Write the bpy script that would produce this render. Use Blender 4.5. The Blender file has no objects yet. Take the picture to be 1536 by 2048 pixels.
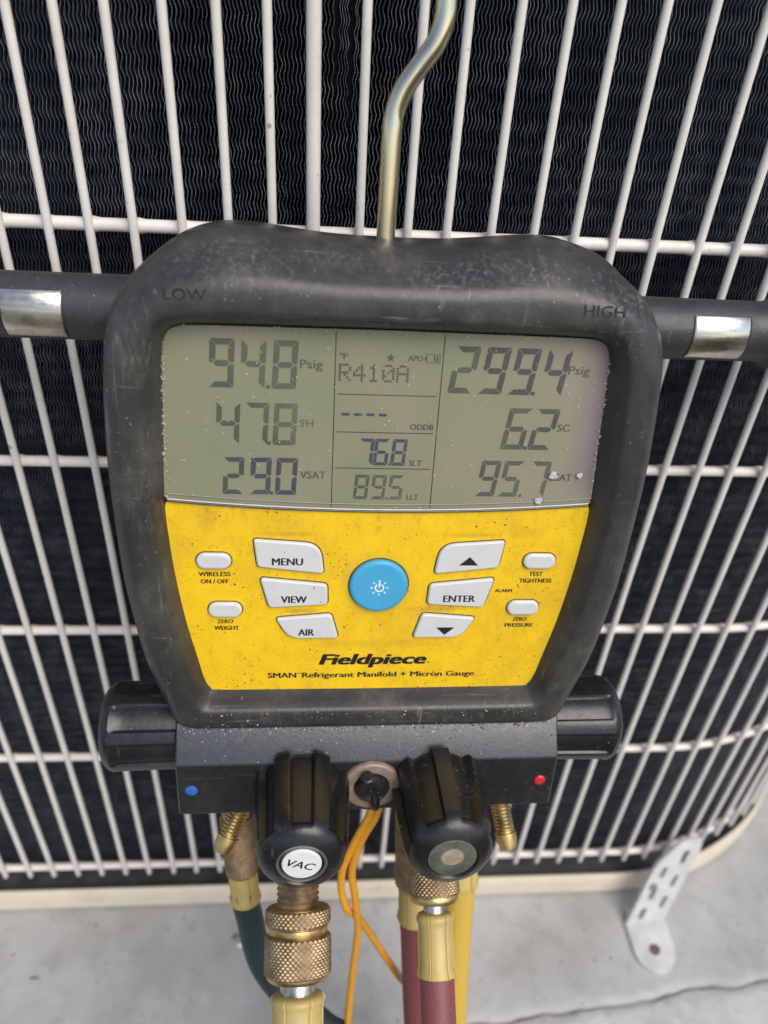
import bpy, bmesh, math, random
import numpy as np
from mathutils import Vector, Matrix
random.seed(7); rng = np.random.default_rng(7)
S = 0.001                       # everything below is written in millimetres
scene = bpy.context.scene
C = scene.collection
R = math.radians
GZ = 524.0                      # camera height reference: z = -524 mm is the pad top

# ------------------------------------------------------------------ camera
RW = ((0.9965, 0.01022, 0.08305), (-0.06066, -0.59529, 0.80123), (0.05762, -0.80344, -0.59258))
cam_d = bpy.data.cameras.new('camera'); cam = bpy.data.objects.new('camera', cam_d); C.objects.link(cam)
m = Matrix(((RW[0][0], -RW[0][1], -RW[0][2], 0), (RW[1][0], -RW[1][1], -RW[1][2], -268 * S),
            (RW[2][0], -RW[2][1], -RW[2][2], GZ * S), (0, 0, 0, 1)))
cam.matrix_world = m
cam_d.sensor_fit = 'VERTICAL'; cam_d.sensor_height = 36; cam_d.sensor_width = 27
cam_d.lens = 36 * 1540 / 2048
cam_d.clip_start = 0.01; cam_d.clip_end = 200
cam_d.dof.use_dof = True; cam_d.dof.focus_distance = 0.248; cam_d.dof.aperture_fstop = 8.5
scene.camera = cam

# ------------------------------------------------------------------ sky, sun, exposure
SUN_EL, SUN_AZ = R(50), R(150)          # soft light from the right, above and in front of the unit
w = bpy.data.worlds.new('World'); scene.world = w; w.use_nodes = True
nt = w.node_tree; bg = nt.nodes['Background']
sky = nt.nodes.new('ShaderNodeTexSky'); sky.sky_type = 'NISHITA'; sky.sun_disc = False
sky.sun_elevation = SUN_EL; sky.sun_rotation = SUN_AZ; sky.dust_density = 1.2
nt.links.new(sky.outputs[0], bg.inputs[0]); bg.inputs[1].default_value = 0.09
sd = bpy.data.lights.new('sun', 'SUN'); sun = bpy.data.objects.new('sun', sd); C.objects.link(sun)
sd.energy = 1.5; sd.angle = R(45); sd.color = (1, 0.93, 0.82)
dirv = Vector((math.sin(SUN_AZ) * math.cos(SUN_EL), math.cos(SUN_AZ) * math.cos(SUN_EL), math.sin(SUN_EL)))
sun.rotation_euler = dirv.to_track_quat('Z', 'Y').to_euler(); sun.location = (1, -2, 3)
vs = scene.view_settings; vs.view_transform = 'Standard'; vs.look = 'None'; vs.gamma = 1; vs.exposure = 0.95
vs.use_curve_mapping = False

# ------------------------------------------------------------------ materials
class NT:
    def __init__(s, name):
        s.m = bpy.data.materials.new(name); s.m.use_nodes = True; s.t = s.m.node_tree
        s.b = s.t.nodes['Principled BSDF']; s.tc = s.t.nodes.new('ShaderNodeTexCoord').outputs['Object']
    def n(s, kind, **kw):
        o = s.t.nodes.new('ShaderNode' + kind)
        for k, v in kw.items():
            if isinstance(k, str) and hasattr(o, k): setattr(o, k, v)
        return o
    def l(s, a, b): s.t.links.new(a, b)
    def val(s, sock, v):
        if hasattr(v, 'links') or isinstance(v, bpy.types.NodeSocket): s.l(v, sock)
        else: sock.default_value = v
    def noise(s, scale, detail=4, rough=.55, stretch=None, dist=0):
        o = s.n('TexNoise'); o.inputs['Scale'].default_value = scale; o.inputs['Detail'].default_value = detail
        o.inputs['Roughness'].default_value = rough; o.inputs['Distortion'].default_value = dist
        if stretch:
            mp = s.n('Mapping'); mp.inputs['Scale'].default_value = stretch[:3]
            if len(stretch) > 3: mp.inputs['Rotation'].default_value = (0, 0, stretch[3])
            s.l(s.tc, mp.inputs[0]); s.l(mp.outputs[0], o.inputs['Vector'])
        else: s.l(s.tc, o.inputs['Vector'])
        return o.outputs[0]
    def ramp(s, x, a, b, lo=0., hi=1.):
        o = s.n('MapRange'); o.clamp = True; s.l(x, o.inputs[0])
        for i, v in zip((1, 2, 3, 4), (a, b, lo, hi)): o.inputs[i].default_value = v
        return o.outputs[0]
    def mul(s, a, b, op='MULTIPLY'):
        o = s.n('Math', operation=op); s.val(o.inputs[0], a); s.val(o.inputs[1], b); return o.outputs[0]
    def mix(s, f, a, b):
        o = s.n('Mix'); o.data_type = 'RGBA'; s.val(o.inputs[0], f)
        s.val(o.inputs[6], a if not isinstance(a, tuple) else (*a, 1)); s.val(o.inputs[7], b if not isinstance(b, tuple) else (*b, 1))
        return o.outputs[2]
    def specks(s, scale, size, keep):
        # scattered round grains: a fraction `keep` of the cells carries one
        v = s.n('TexVoronoi'); v.inputs['Scale'].default_value = scale; s.l(s.tc, v.inputs['Vector'])
        sep = s.n('SeparateColor'); s.l(v.outputs['Color'], sep.inputs[0])
        r_ = s.ramp(sep.outputs[1], 0, 1, size * .4, size)
        d = s.mul(v.outputs['Distance'], r_, 'LESS_THAN'); k = s.mul(sep.outputs[0], keep, 'LESS_THAN')
        return s.mul(d, k)
    def out(s, col=None, rough=None, metal=None, spec=None, bump=None, bstr=.3, bdist=.0003, coat=None, ior=None):
        b = s.b
        if ior: b.inputs['IOR'].default_value = ior
        if col is not None: s.val(b.inputs['Base Color'], col if not isinstance(col, tuple) else (*col, 1))
        if rough is not None: s.val(b.inputs['Roughness'], rough)
        if metal is not None: b.inputs['Metallic'].default_value = metal
        if spec is not None: b.inputs['Specular IOR Level'].default_value = spec
        if coat: b.inputs['Coat Weight'].default_value = coat; b.inputs['Coat Roughness'].default_value = .15
        if bump is not None:
            o = s.n('Bump'); o.inputs['Strength'].default_value = bstr; o.inputs['Distance'].default_value = bdist
            s.l(bump, o.inputs['Height']); s.l(o.outputs[0], b.inputs['Normal'])
        return s.m

def mat_rubber(name, base, dust, amt, rough=.5, scuff=.5, worn=None, ior=1.5, coarse=.25):
    t = NT(name)
    cloud = t.mul(t.ramp(t.noise(38, 6, .66), .42, .72), t.ramp(t.noise(130, 6, .7, (1, .3, 1, .35)), .35, .65, .25, 1))
    fine = t.ramp(t.noise(420, 5, .7), .4, .8)
    sc = t.ramp(t.noise(330, 3, .5, (1, .07, 1, .7), 1.2), .62, .70)
    sc2 = t.ramp(t.noise(360, 3, .5, (.06, 1, 1, -.5), 1.5), .63, .71)
    sp = t.specks(1100, .34, .05)
    d = t.mul(t.mul(cloud, t.ramp(fine, 0, 1, .45, 1)), amt)
    col = t.mix(d, base, dust)
    patch = t.ramp(t.noise(55, 3), .46, .62)
    if worn:                             # rubbed pale where the boot is handled and set down
        sx = t.n('SeparateXYZ'); t.l(t.tc, sx.inputs[0])
        for (cu, cv, ru, rv, k) in worn:
            du = t.mul(t.mul(sx.outputs[0], -cu, 'ADD'), 1 / ru); dv = t.mul(t.mul(sx.outputs[1], -cv, 'ADD'), 1 / rv)
            r2 = t.mul(t.mul(du, du), t.mul(dv, dv), 'ADD')
            m_ = t.mul(t.ramp(t.mul(r2, t.mul(t.noise(180, 6, .75), 2.2), 'ADD'), .75, 2.0, 1, 0), k)
            grit = t.ramp(t.noise(640, 6, .8, (1, .22, 1, .9)), .50, .66)
            col = t.mix(t.mul(m_, grit), col, tuple(min(1, c * 1.6) for c in dust))
    col = t.mix(t.mul(t.mul(t.mul(sc, sc2, 'MAXIMUM'), patch), scuff), col, tuple(min(1, c * 1.7) for c in dust))
    col = t.mix(t.mul(t.mul(sp, t.ramp(t.noise(30, 3), .48, .62)), .5), col, (.36, .34, .30))
    ro = t.mul(t.ramp(fine, 0, 1, -.06, .08), t.ramp(cloud, 0, 1, rough, rough + .18), 'ADD')
    hb = t.mul(t.mul(t.noise(700, 4, .6), .5), t.mul(t.noise(110, 5, .6), coarse), 'ADD')
    return t.out(col, ro, spec=.5, bump=hb, bstr=.3, bdist=.0004, ior=ior)
def mat_plain(name, col, rough=.4, metal=0., spec=.5, vary=.12, nscale=300, bump=.1, coat=None):
    t = NT(name); n = t.noise(nscale, 5, .6)
    c = t.mix(t.ramp(n, .35, .7), tuple(x * (1 - vary) for x in col), tuple(min(1, x * (1 + vary)) for x in col))
    return t.out(c, t.ramp(n, .3, .7, rough - .05, rough + .07), metal, spec, n, bump, .0002, coat)

M = {}
M['boot'] = mat_rubber('boot_rubber', (.030, .029, .0275), (.15, .133, .112), .85, .38, .4,
    [(-.044, .101, .022, .008, .6), (.062, .095, .014, .010, .8), (.012, .100, .016, .004, .7), (-.070, .078, .006, .014, .7), (.034, .1025, .022, .005, .7), (-.012, .1035, .02, .004, .5), (-.03, -.05, .03, .004, .4), (.03, -.051, .03, .003, .4), (-.07, .03, .008, .02, .35)], 1.5, 1.)
M['arm'] = mat_rubber('arm_rubber', (.030, .031, .033), (.12, .115, .105), .5, .45, .3)
M['painted_recess'] = mat_plain('painted_recess_rubber', (.012, .012, .013), .6)  # dark colour stands in for the shade of engraving; letters are raised
M['knob'] = mat_rubber('knob_plastic', (.009, .009, .009), (.08, .072, .064), .3, .30, .4)
M['block'] = mat_rubber('anodised_block', (.008, .0085, .011), (.08, .07, .06), .25, .36, .3, None, 1.75, .06)
M['ink'] = mat_plain('black_ink', (.012, .012, .013), .5)
M['brass'] = mat_plain('brass', (.62, .43, .18), .38, 1., vary=.25, nscale=160)
M['brass_dull'] = mat_plain('dull_brass', (.42, .30, .175), .5, 1., vary=.3, nscale=220)
M['steel'] = mat_plain('worn_steel', (.50, .47, .42), .35, 1., vary=.35, nscale=240)
M['hosered'] = mat_plain('red_hose', (.20, .052, .054), .5, vary=.25, nscale=1400, bump=.5)
M['hoseteal'] = mat_plain('teal_hose', (.018, .036, .039), .5, vary=.3, nscale=900, bump=.4)
M['hoseyellow'] = mat_plain('yellow_hose', (.56, .37, .06), .5, vary=.06, nscale=900, bump=.15)
M['sleeve'] = None
M['orange'] = mat_plain('orange_cable', (.76, .34, .02), .45, vary=.08)
M['copper'] = mat_plain('copper_washer', (.30, .215, .165), .45, .2, vary=.2)
M['reddot'] = mat_plain('red_paint', (.55, .03, .03), .35)
M['bluedot'] = mat_plain('blue_paint', (.03, .13, .50), .4, vary=.4)
M['whitecap'] = mat_plain('white_cap', (.70, .70, .69), .35, vary=.05)
M['coilback'] = mat_plain('coil_shadow', (.006, .006, .008), .7)
M['rust'] = mat_plain('rusty_bolt', (.20, .10, .065), .6, .3, vary=.4, nscale=500)
M['cyan'] = None

def f_sleeve():
    t = NT('aged_yellow_sleeve'); n = t.noise(120, 5, .6); g = t.ramp(t.noise(60, 4), .5, .75)
    c = t.mix(t.ramp(n, .3, .7), (.44, .32, .09), (.54, .41, .14)); c = t.mix(t.mul(g, .45), c, (.30, .21, .09))
    c = t.mix(t.mul(t.specks(300, .2, .08), .6), c, (.15, .1, .05))
    return t.out(c, .42, bump=t.noise(500), bstr=.1)
M['sleeve'] = f_sleeve()
def f_yellow():
    t = NT('yellow_overlay')
    c = t.mix(t.ramp(t.noise(70, 6, .65), .35, .75), (.86, .55, .012), (.79, .48, .012))
    c = t.mix(t.mul(t.ramp(t.noise(28, 6, .72), .46, .74), .62), c, (.58, .33, .025))
    c = t.mix(t.mul(t.ramp(t.noise(210, 7, .8, (1, .5, 1, .3)), .52, .74), .6), c, (.46, .26, .03))
    c = t.mix(t.mul(t.ramp(t.noise(1500, 3, .6), .60, .70), .45), c, (.30, .17, .03))
    clus = t.ramp(t.noise(60, 4, .6), .45, .65)
    c = t.mix(t.mul(t.mul(t.specks(800, .34, .32), clus), .9), c, (.12, .07, .02))
    c = t.mix(t.mul(t.specks(360, .15, .09), .9), c, (.05, .035, .02))
    c = t.mix(t.mul(t.ramp(t.noise(160, 3, .5, (1, .05, 1, .4)), .72, .76), .35), c, (.30, .2, .05))
    sx = t.n('SeparateXYZ'); t.l(t.tc, sx.inputs[0])          # finger grime ring round the power key
    r2 = t.n('Math', operation='SQRT'); t.l(t.mul(t.mul(sx.outputs[0], sx.outputs[0]), t.mul(sx.outputs[1], sx.outputs[1]), 'ADD'), r2.inputs[0])
    c = t.mix(t.mul(t.ramp(t.mul(r2.outputs[0], t.mul(t.noise(120, 5, .7), .006), 'ADD'), .0125, .0165, 1, 0), .42), c, (.50, .33, .05))
    for cu, cv, ru, rv, k in ((-.0012, .0245, .0012, .0016, .4), (-.0014, .0205, .0013, .0018, .35), (-.026, -.0105, .008, .0014, .6), (.020, -.0100, .012, .0016, .55), (.045, .020, .006, .003, .3), (-.055, .024, .004, .006, .3), (.030, .0185, .012, .0012, .4), (-.030, .0185, .012, .0012, .4), (.0, -.024, .03, .0025, .25)):
        du = t.mul(t.mul(sx.outputs[0], -cu, 'ADD'), 1 / ru); dv = t.mul(t.mul(sx.outputs[1], -cv, 'ADD'), 1 / rv)
        q = t.mul(t.mul(t.mul(du, du), t.mul(dv, dv), 'ADD'), t.mul(t.noise(420, 6, .8), 2.4), 'ADD')
        c = t.mix(t.mul(t.ramp(q, 1.0, 2.1, 1, 0), k), c, (.30, .17, .04))
    return t.out(c, t.ramp(t.noise(200), .3, .7, .36, .5), spec=.4, bump=t.noise(900, 3), bstr=.12)
M['yellow'] = f_yellow()
def f_lcd():
    t = NT('lcd_grey_green')
    n = t.noise(26, 2, .5)
    c = t.mix(t.ramp(n, .4, .65), (.240, .248, .148), (.285, .252, .170))
    c = t.mix(t.mul(t.ramp(t.noise(17, 2), .5, .72), .6), c, (.215, .245, .135))
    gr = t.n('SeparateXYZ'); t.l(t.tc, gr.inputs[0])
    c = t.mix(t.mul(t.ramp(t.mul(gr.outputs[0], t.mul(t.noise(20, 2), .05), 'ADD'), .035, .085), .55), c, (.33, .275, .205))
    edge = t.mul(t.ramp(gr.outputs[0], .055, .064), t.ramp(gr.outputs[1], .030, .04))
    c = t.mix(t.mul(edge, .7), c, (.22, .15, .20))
    return t.out(c, .5, spec=.3)
M['lcd'] = f_lcd()
def f_seg(name, a, b):
    t = NT(name); c = t.mix(t.ramp(t.noise(45, 2), .42, .62), a, b); return t.out(c, .5, spec=.3)
M['seg'] = f_seg('lcd_segment', (.080, .090, .066), (.118, .125, .088))
M['segblue'] = f_seg('lcd_segment_blue', (.058, .066, .100), (.072, .08, .078))
M['segviolet'] = f_seg('lcd_segment_violet', (.088, .068, .092), (.08, .08, .064))
def f_lens():
    t = NT('clear_lens'); nt_ = t.t
    tr = t.n('BsdfTransparent'); gl = t.n('BsdfGlossy'); gl.inputs['Roughness'].default_value = .06
    lw = t.n('LayerWeight'); lw.inputs[0].default_value = .5
    fr = t.mul(t.mul(t.mul(lw.outputs['Facing'], 5., 'POWER'), .96), .04, 'ADD')
    mx = t.n('MixShader'); t.l(fr, mx.inputs[0]); t.l(tr.outputs[0], mx.inputs[1]); t.l(gl.outputs[0], mx.inputs[2])
    df = t.n('BsdfDiffuse'); df.inputs[0].default_value = (.62, .60, .52, 1)
    haze = t.mul(t.ramp(t.noise(60, 5, .65), .5, .85), .10)
    sp = t.mul(t.specks(480, .15, .05), .8)
    sp2 = t.mul(t.specks(800, .22, .10), .7)
    sc = t.mul(t.ramp(t.noise(170, 2, .5, (1, .035, 1, .75), .4), .735, .76), .5)
    sc2 = t.mul(t.ramp(t.noise(150, 2, .5, (.04, 1, 1, .2), .3), .75, .775), .4)
    f = t.mul(t.mul(haze, sp, 'MAXIMUM'), t.mul(sp2, t.mul(sc, sc2, 'MAXIMUM'), 'MAXIMUM'), 'MAXIMUM')
    m2 = t.n('MixShader'); t.l(f, m2.inputs[0]); t.l(mx.outputs[0], m2.inputs[1]); t.l(df.outputs[0], m2.inputs[2])
    nt_.links.new(m2.outputs[0], nt_.nodes['Material Output'].inputs[0])
    return t.m
M['lens'] = f_lens()
def f_button(name, a):
    t = NT(name); c = t.mix(t.mul(t.ramp(t.noise(130, 5, .65), .5, .8), .3), a, tuple(x * .6 for x in a))
    c = t.mix(t.mul(t.specks(420, .2, .07), .7), c, (.12, .09, .05))
    return t.out(c, .38, spec=.5, bump=t.noise(700), bstr=.08)
M['button'] = f_button('white_button', (.60, .595, .58))
M['cyan'] = f_button('cyan_button', (.065, .36, .58))
M['groove'] = mat_plain('grimy_groove', (.10, .06, .015), .7, vary=.5, nscale=700)
M['white_ink'] = mat_plain('white_ink', (.80, .80, .80), .5, vary=.02)
def f_chrome():
    t = NT('worn_plated_steel'); n = t.noise(90, 6, .7); st = t.noise(60, 5, .7, (.15, 2.2, 1))
    c = t.mix(t.ramp(st, .45, .62), (.78, .72, .62), (.42, .36, .30)); c = t.mix(t.ramp(n, .55, .72), c, (.62, .50, .36))
    return t.out(c, t.ramp(n, .35, .7, .16, .5), 1., bump=n, bstr=.25, bdist=.0004)
M['plate'] = f_chrome()
def f_hook():
    t = NT('zinc_rod'); st = t.noise(80, 4, .6, (1.6, .08, 1.6))
    c = t.mix(t.ramp(st, .35, .65), (.88, .70, .42), (.62, .54, .42))
    return t.out(c, t.ramp(st, .3, .7, .10, .26), 1.)
M['hook'] = f_hook()
def f_paint():
    t = NT('cream_grille_paint'); oi = t.n('ObjectInfo'); va = t.n('VectorMath', operation='ADD'); sc_ = t.n('VectorMath', operation='SCALE')
    sc_.inputs[0].default_value = (3.1, 5.3, 7.7); t.l(oi.outputs['Random'], sc_.inputs['Scale']); t.l(t.tc, va.inputs[0]); t.l(sc_.outputs[0], va.inputs[1]); t.tc = va.outputs[0]
    n = t.noise(55, 5, .6)
    c = t.mix(t.ramp(n, .35, .75), (.76, .71, .65), (.66, .61, .55)); c = t.mix(t.mul(t.ramp(t.noise(140, 6, .75), .55, .75), .35), c, (.46, .41, .35))
    c = t.mix(t.mul(t.specks(160, .18, .09), .7), c, (.28, .19, .12)); c = t.mix(t.mul(t.specks(420, .25, .10), .5), c, (.36, .31, .25))
    return t.out(c, .40, spec=.4, bump=t.mul(t.noise(600), t.noise(150), 'ADD'), bstr=.12)
M['paint'] = f_paint()
def f_pan():
    t = NT('base_pan_paint'); c = t.mix(t.ramp(t.noise(30, 5), .4, .75), (.66, .58, .45), (.57, .49, .37))
    c = t.mix(t.mul(t.ramp(t.noise(90, 6, .7), .6, .75), .5), c, (.34, .28, .20))
    return t.out(c, .55)
M['pan'] = f_pan()
def f_fin(name, a, b_, r0):
    t = NT(name); c = t.mix(t.ramp(t.noise(120, 5, .7), .45, .75), a, b_)
    return t.out(c, t.ramp(t.noise(400), .3, .7, r0, r0 + .2), spec=.6)
M['fin'] = f_fin('black_fin', (.010, .013, .026), (.026, .028, .038), .34); M['finedge'] = f_fin('fin_edge_glint', (.050, .056, .072), (.27, .275, .29), .34)  # pale colour on the front fin edges stands in for their glint
def f_concrete(name, a, b, sc=1.):
    t = NT(name); n1 = t.noise(13 * sc, 6, .62); n2 = t.noise(70 * sc, 6, .7); n3 = t.noise(500, 4, .7)
    c = t.mix(t.ramp(n1, .38, .62), a, b); c = t.mix(t.mul(t.ramp(n2, .52, .75), .55), c, tuple(x * .70 for x in a))
    c = t.mix(t.mul(t.ramp(t.noise(40 * sc, 5, .6), .60, .75), .4), c, tuple(min(1, x * 1.35) for x in b))
    c = t.mix(t.mul(t.ramp(n3, .55, .75), .35), c, tuple(x * .7 for x in b))
    c = t.mix(t.mul(t.specks(120, .13, .06), .8), c, (.06, .05, .045))
    return t.out(c, .8, bump=t.mul(n2, t.mul(n3, .6), 'ADD'), bstr=.45, bdist=.0012)
M['concrete'] = f_concrete('pad_concrete', (.325, .315, .295), (.425, .42, .41))
M['slab'] = f_concrete('slab_concrete', (.42, .41, .39), (.52, .51, .49), 2.2)
M['bracket'] = mat_plain('white_bracket_paint', (.55, .55, .53), .4, vary=.16, nscale=60)
M['debris'] = mat_plain('dry_debris', (.24, .15, .11), .8, vary=.4)
M['pebble'] = mat_plain('pale_pebble', (.72, .66, .62), .5, vary=.2)

# ------------------------------------------------------------------ helpers
def mk(name, V, F, mat, parent=None, smooth=True, angle=35, org=None, up=False):
    me = bpy.data.meshes.new(name); V = np.asarray(V, float)
    if org is not None: V = V - np.asarray(org, float)
    me.from_pydata((V * S).tolist(), [], [tuple(f) for f in F]); me.update()
    bm = bmesh.new(); bm.from_mesh(me); bmesh.ops.recalc_face_normals(bm, faces=bm.faces); bm.to_mesh(me); bm.free()
    if up and sum(p.normal.z for p in me.polygons) < 0: me.flip_normals()
    if smooth:
        me.polygons.foreach_set('use_smooth', [True] * len(me.polygons)); me.set_sharp_from_angle(angle=R(angle))
    me.materials.append(mat)
    o = bpy.data.objects.new(name, me); C.objects.link(o)
    if parent: o.parent = parent
    return o
def empty(name, label, cat, loc=(0, 0, 0), group=None):
    o = bpy.data.objects.new(name, None); C.objects.link(o); o.location = Vector(loc) * S; o.empty_display_size = .01
    return tag(o, label, cat, group)
def tag(o, label=None, cat=None, group=None, kind=None):
    if label: o['label'] = label
    if cat: o['category'] = cat
    if group: o['group'] = group
    if kind: o['kind'] = kind
    return o
def catmull(P, n=8, closed=False):
    P = [np.asarray(p, float) for p in P]; out = []; N = len(P); rngk = range(N if closed else N - 1)
    for i in rngk:
        a, b, c, d = (P[(i + k) % N] if closed else P[min(max(i + k, 0), N - 1)] for k in (-1, 0, 1, 2))
        for j in range(n):
            t = j / n
            out.append(.5 * (2 * b + (c - a) * t + (2 * a - 5 * b + 4 * c - d) * t * t + (3 * b - a - 3 * c + d) * t ** 3))
    if not closed: out.append(P[-1])
    return np.array(out)
def resample(P, n):
    P = np.asarray(P, float); d = np.r_[0, np.cumsum(np.linalg.norm(np.diff(P, axis=0), axis=1))]
    t = np.linspace(0, d[-1], n); return np.stack([np.interp(t, d, P[:, k]) for k in range(P.shape[1])], 1)
def grid_faces(rows, cols, close_cols=True, off=0):
    F = []
    for i in range(rows - 1):
        for j in range(cols if close_cols else cols - 1):
            k = (j + 1) % cols; F.append((off + i * cols + j, off + i * cols + k, off + (i + 1) * cols + k, off + (i + 1) * cols + j))
    return F
def frame(d):
    d = np.asarray(d, float); d = d / np.linalg.norm(d); a = np.array([1., 0, 0]) if abs(d[0]) < .8 else np.array([0, 1., 0])
    x = a - d * (a @ d); x /= np.linalg.norm(x); return d, x, np.cross(d, x)
def lathe(P0, d, prof, n=40, mod=None, cap=True):
    d, x, y = frame(d); V = []; P0 = np.asarray(P0, float)
    for i, (t, r) in enumerate(prof):
        for j in range(n):
            th = 2 * math.pi * j / n; rr = r + (mod(t, th, r) if mod else 0)
            V.append(P0 + d * t + (x * math.cos(th) + y * math.sin(th)) * rr)
    F = grid_faces(len(prof), n)
    if cap:
        for i, s in ((0, -1), (len(prof) - 1, 1)):
            V.append(P0 + d * prof[i][0]); c = len(V) - 1
            F += [(i * n + j, i * n + (j + 1) % n, c) for j in range(n)]
    return V, F
def tube(P, r, n=14, cap=True):
    P = np.asarray(P, float); V = []; m_ = len(P); rs = r if hasattr(r, '__len__') else [r] * m_
    T = np.gradient(P, axis=0); T /= np.linalg.norm(T, axis=1)[:, None]
    d, x, y = frame(T[0])
    for i in range(m_):
        x = x - T[i] * (x @ T[i]); x /= np.linalg.norm(x); y = np.cross(T[i], x)
        for j in range(n):
            th = 2 * math.pi * j / n; V.append(P[i] + (x * math.cos(th) + y * math.sin(th)) * rs[i])
    F = grid_faces(m_, n)
    if cap: F += [tuple(range(n)), tuple(range((m_ - 1) * n, m_ * n))]
    return V, F
def merge(*parts):
    V = []; F = []
    for v, f in parts:
        o = len(V); V += [tuple(p) for p in v]; F += [tuple(i + o for i in q) for q in f]
    return V, F
def round_poly(P, rad, n=6):
    out = []; N = len(P); P = [np.asarray(p, float) for p in P]
    for i in range(N):
        a, b, c = P[i - 1], P[i], P[(i + 1) % N]; r = rad[i] if hasattr(rad, '__len__') else rad
        u1, u2 = a - b, c - b; l1, l2 = np.linalg.norm(u1), np.linalg.norm(u2); t = min(r, l1 * .49, l2 * .49)
        p, q = b + u1 / l1 * t, b + u2 / l2 * t
        for k in range(n + 1):
            s_ = k / n; out.append((1 - s_) ** 2 * p + 2 * s_ * (1 - s_) * b + s_ * s_ * q)
    return np.array(out)
def inset(P, d):
    P = np.asarray(P, float); N = len(P); out = []
    area = sum(P[i - 1][0] * P[i][1] - P[i][0] * P[i - 1][1] for i in range(N)); sg = 1 if area > 0 else -1
    for i in range(N):
        t = P[(i + 1) % N] - P[i - 1]; t = t / (np.linalg.norm(t) + 1e-9); out.append(P[i] + sg * d * np.array([-t[1], t[0]]))
    return np.array(out)
def pad_loft(P, rings):
    # rings: (inset, h) stacked from the bottom to the top, closed with a cap
    V = []; N = len(P)
    cen = np.mean(P, 0)
    for d, h, *k in rings: V += [(p[0], p[1], h) for p in (inset(P, d) - cen) * (k[0] if k else 1) + cen]
    return V, grid_faces(len(rings), N) + [tuple(range((len(rings) - 1) * N, len(rings) * N))]
def text(name, body, u0, u1, v0, cap, h, mat, parent, weight=.012, shear=0., th=.06, rot=0., place=None):
    cu = bpy.data.curves.new('t', 'FONT'); cu.body = body; cu.shear = shear; cu.resolution_u = 3
    to = bpy.data.objects.new('t', cu); C.objects.link(to)
    me0 = to.to_mesh(); V = np.array([v.co[:] for v in me0.vertices]); F = [tuple(p.vertices) for p in me0.polygons]; to.to_mesh_clear()
    bpy.data.objects.remove(to); bpy.data.curves.remove(cu)
    x0, x1 = V[:, 0].min(), V[:, 0].max(); ch = .695; bd = weight * cap * 2.0
    V[:, 0] = (V[:, 0] - x0) / (x1 - x0) * (u1 - u0 - 2 * bd) + u0 + bd; V[:, 1] = V[:, 1] / ch * cap + v0; V[:, 2] = h
    if bd > 0:                           # bolder strokes: the same glyphs stacked a hair apart
        V0, F0 = V, F; V = []; F = []; k_ = len(V0)
        offs = [(-1, 0), (1, 0), (0, 0)] if weight < .04 else [(-1, -.35), (1, -.35), (-1, .35), (1, .35), (-.4, 0), (.4, 0)]
        for q, (ox, oy) in enumerate(offs):
            V.append(V0 + np.array([ox * bd, oy * bd, q * .006])); F += [tuple(i + q * k_ for i in f) for f in F0]
        V = np.concatenate(V)
    if rot:
        c = np.array([(u0 + u1) / 2, v0 + cap / 2]); k = np.array([[math.cos(rot), -math.sin(rot)], [math.sin(rot), math.cos(rot)]])
        V[:, :2] = (V[:, :2] - c) @ k.T + c
    if place is not None: V = np.array([place(p) for p in V])
    return mk(name, V, F, mat, parent, smooth=False)
def world(p): return np.array([p[0], p[1], p[2] + GZ], float)

# ------------------------------------------------------------------ ground, pad
def sheet(name, xs, ys, z, mat, zf=None):
    V = [(x, y, z + (zf(x, y) if zf else 0)) for y in ys for x in xs]; return mk(name, V, grid_faces(len(ys), len(xs), False), mat, smooth=True)
edge_y = lambda x: -91.5 + .098 * x
gx = np.array([-2600, -1500] + list(np.linspace(-400, 600, 60)) + [1500, 2600])
xs = np.linspace(-900, 1500, 420)
jag = np.interp(np.arange(420), np.arange(0, 420, 3), rng.normal(0, 1, 140)) * 1.3 + rng.normal(0, .5, 420)
rows = []; prof = [(0, 900), (0, 60), (0, 20), (0, 6), (-.6, 2.2), (-2.2, .6), (-6, 0), (-40, 0)]
V = []
for dz, dy in prof:
    for i, x in enumerate(xs):
        k = 1 if dy < 7 else 0
        V.append((x, edge_y(x) + dy + jag[i] * k * (1 if dz > -5 else .6), dz + (rng.normal(0, .12) if k else 0)))
tag(mk('concrete_pad', V, grid_faces(len(prof), len(xs), False), M['concrete'], smooth=True, angle=60), kind='structure')
ex = np.unique(np.r_[gx, xs]); ej = np.interp(ex, xs, jag); ej2 = np.interp(np.arange(len(ex)), np.arange(0, len(ex), 4), rng.normal(0, .7, len(np.arange(0, len(ex), 4))))
rows = [(-215, -40), (-200, -3), (-180, -1.2), (-120, -1.2), (-50, -1.2), (-20, -1.2), (-8, -1.2), (-2.2, -1.4), (-1.3, -2.2), (-.7, -4.2), (6, -9), (900, -9), (3000, -9), (20000, -9), (60000, -9)]
V = []
for dy, dz in rows:
    for i, x in enumerate(ex):
        k = 1 if -2.7 <= dy < -.7 else 0
        V.append((x, edge_y(min(max(x, -2000), 3000)) + dy + k * (ej[i] * .8 + ej2[i]), dz + (rng.normal(0, .15) if -60 < dy < 0 else 0)))
tag(mk('slab', V, grid_faces(len(rows), len(ex), False), M['slab'], smooth=True, angle=50), kind='structure')

def f_dark_ground():
    t = NT('dark_ground_green'); c = t.mix(t.ramp(t.noise(14, 6, .7), .35, .7), (.045, .06, .02), (.10, .095, .045)); return t.out(c, .9, bump=t.noise(60, 6, .8), bstr=.8, bdist=.02)
tag(sheet('unseen_dark_ground', [-60000, -20000, -5000, -1500, 0, 1500, 5000, 20000, 60000], [-60000, -20000, -5000, -1500, -400, 900, 3000, 20000, 60000], -30, f_dark_ground()), kind='structure')  # unseen dark sheet added to darken reflections and ground bounce
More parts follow.
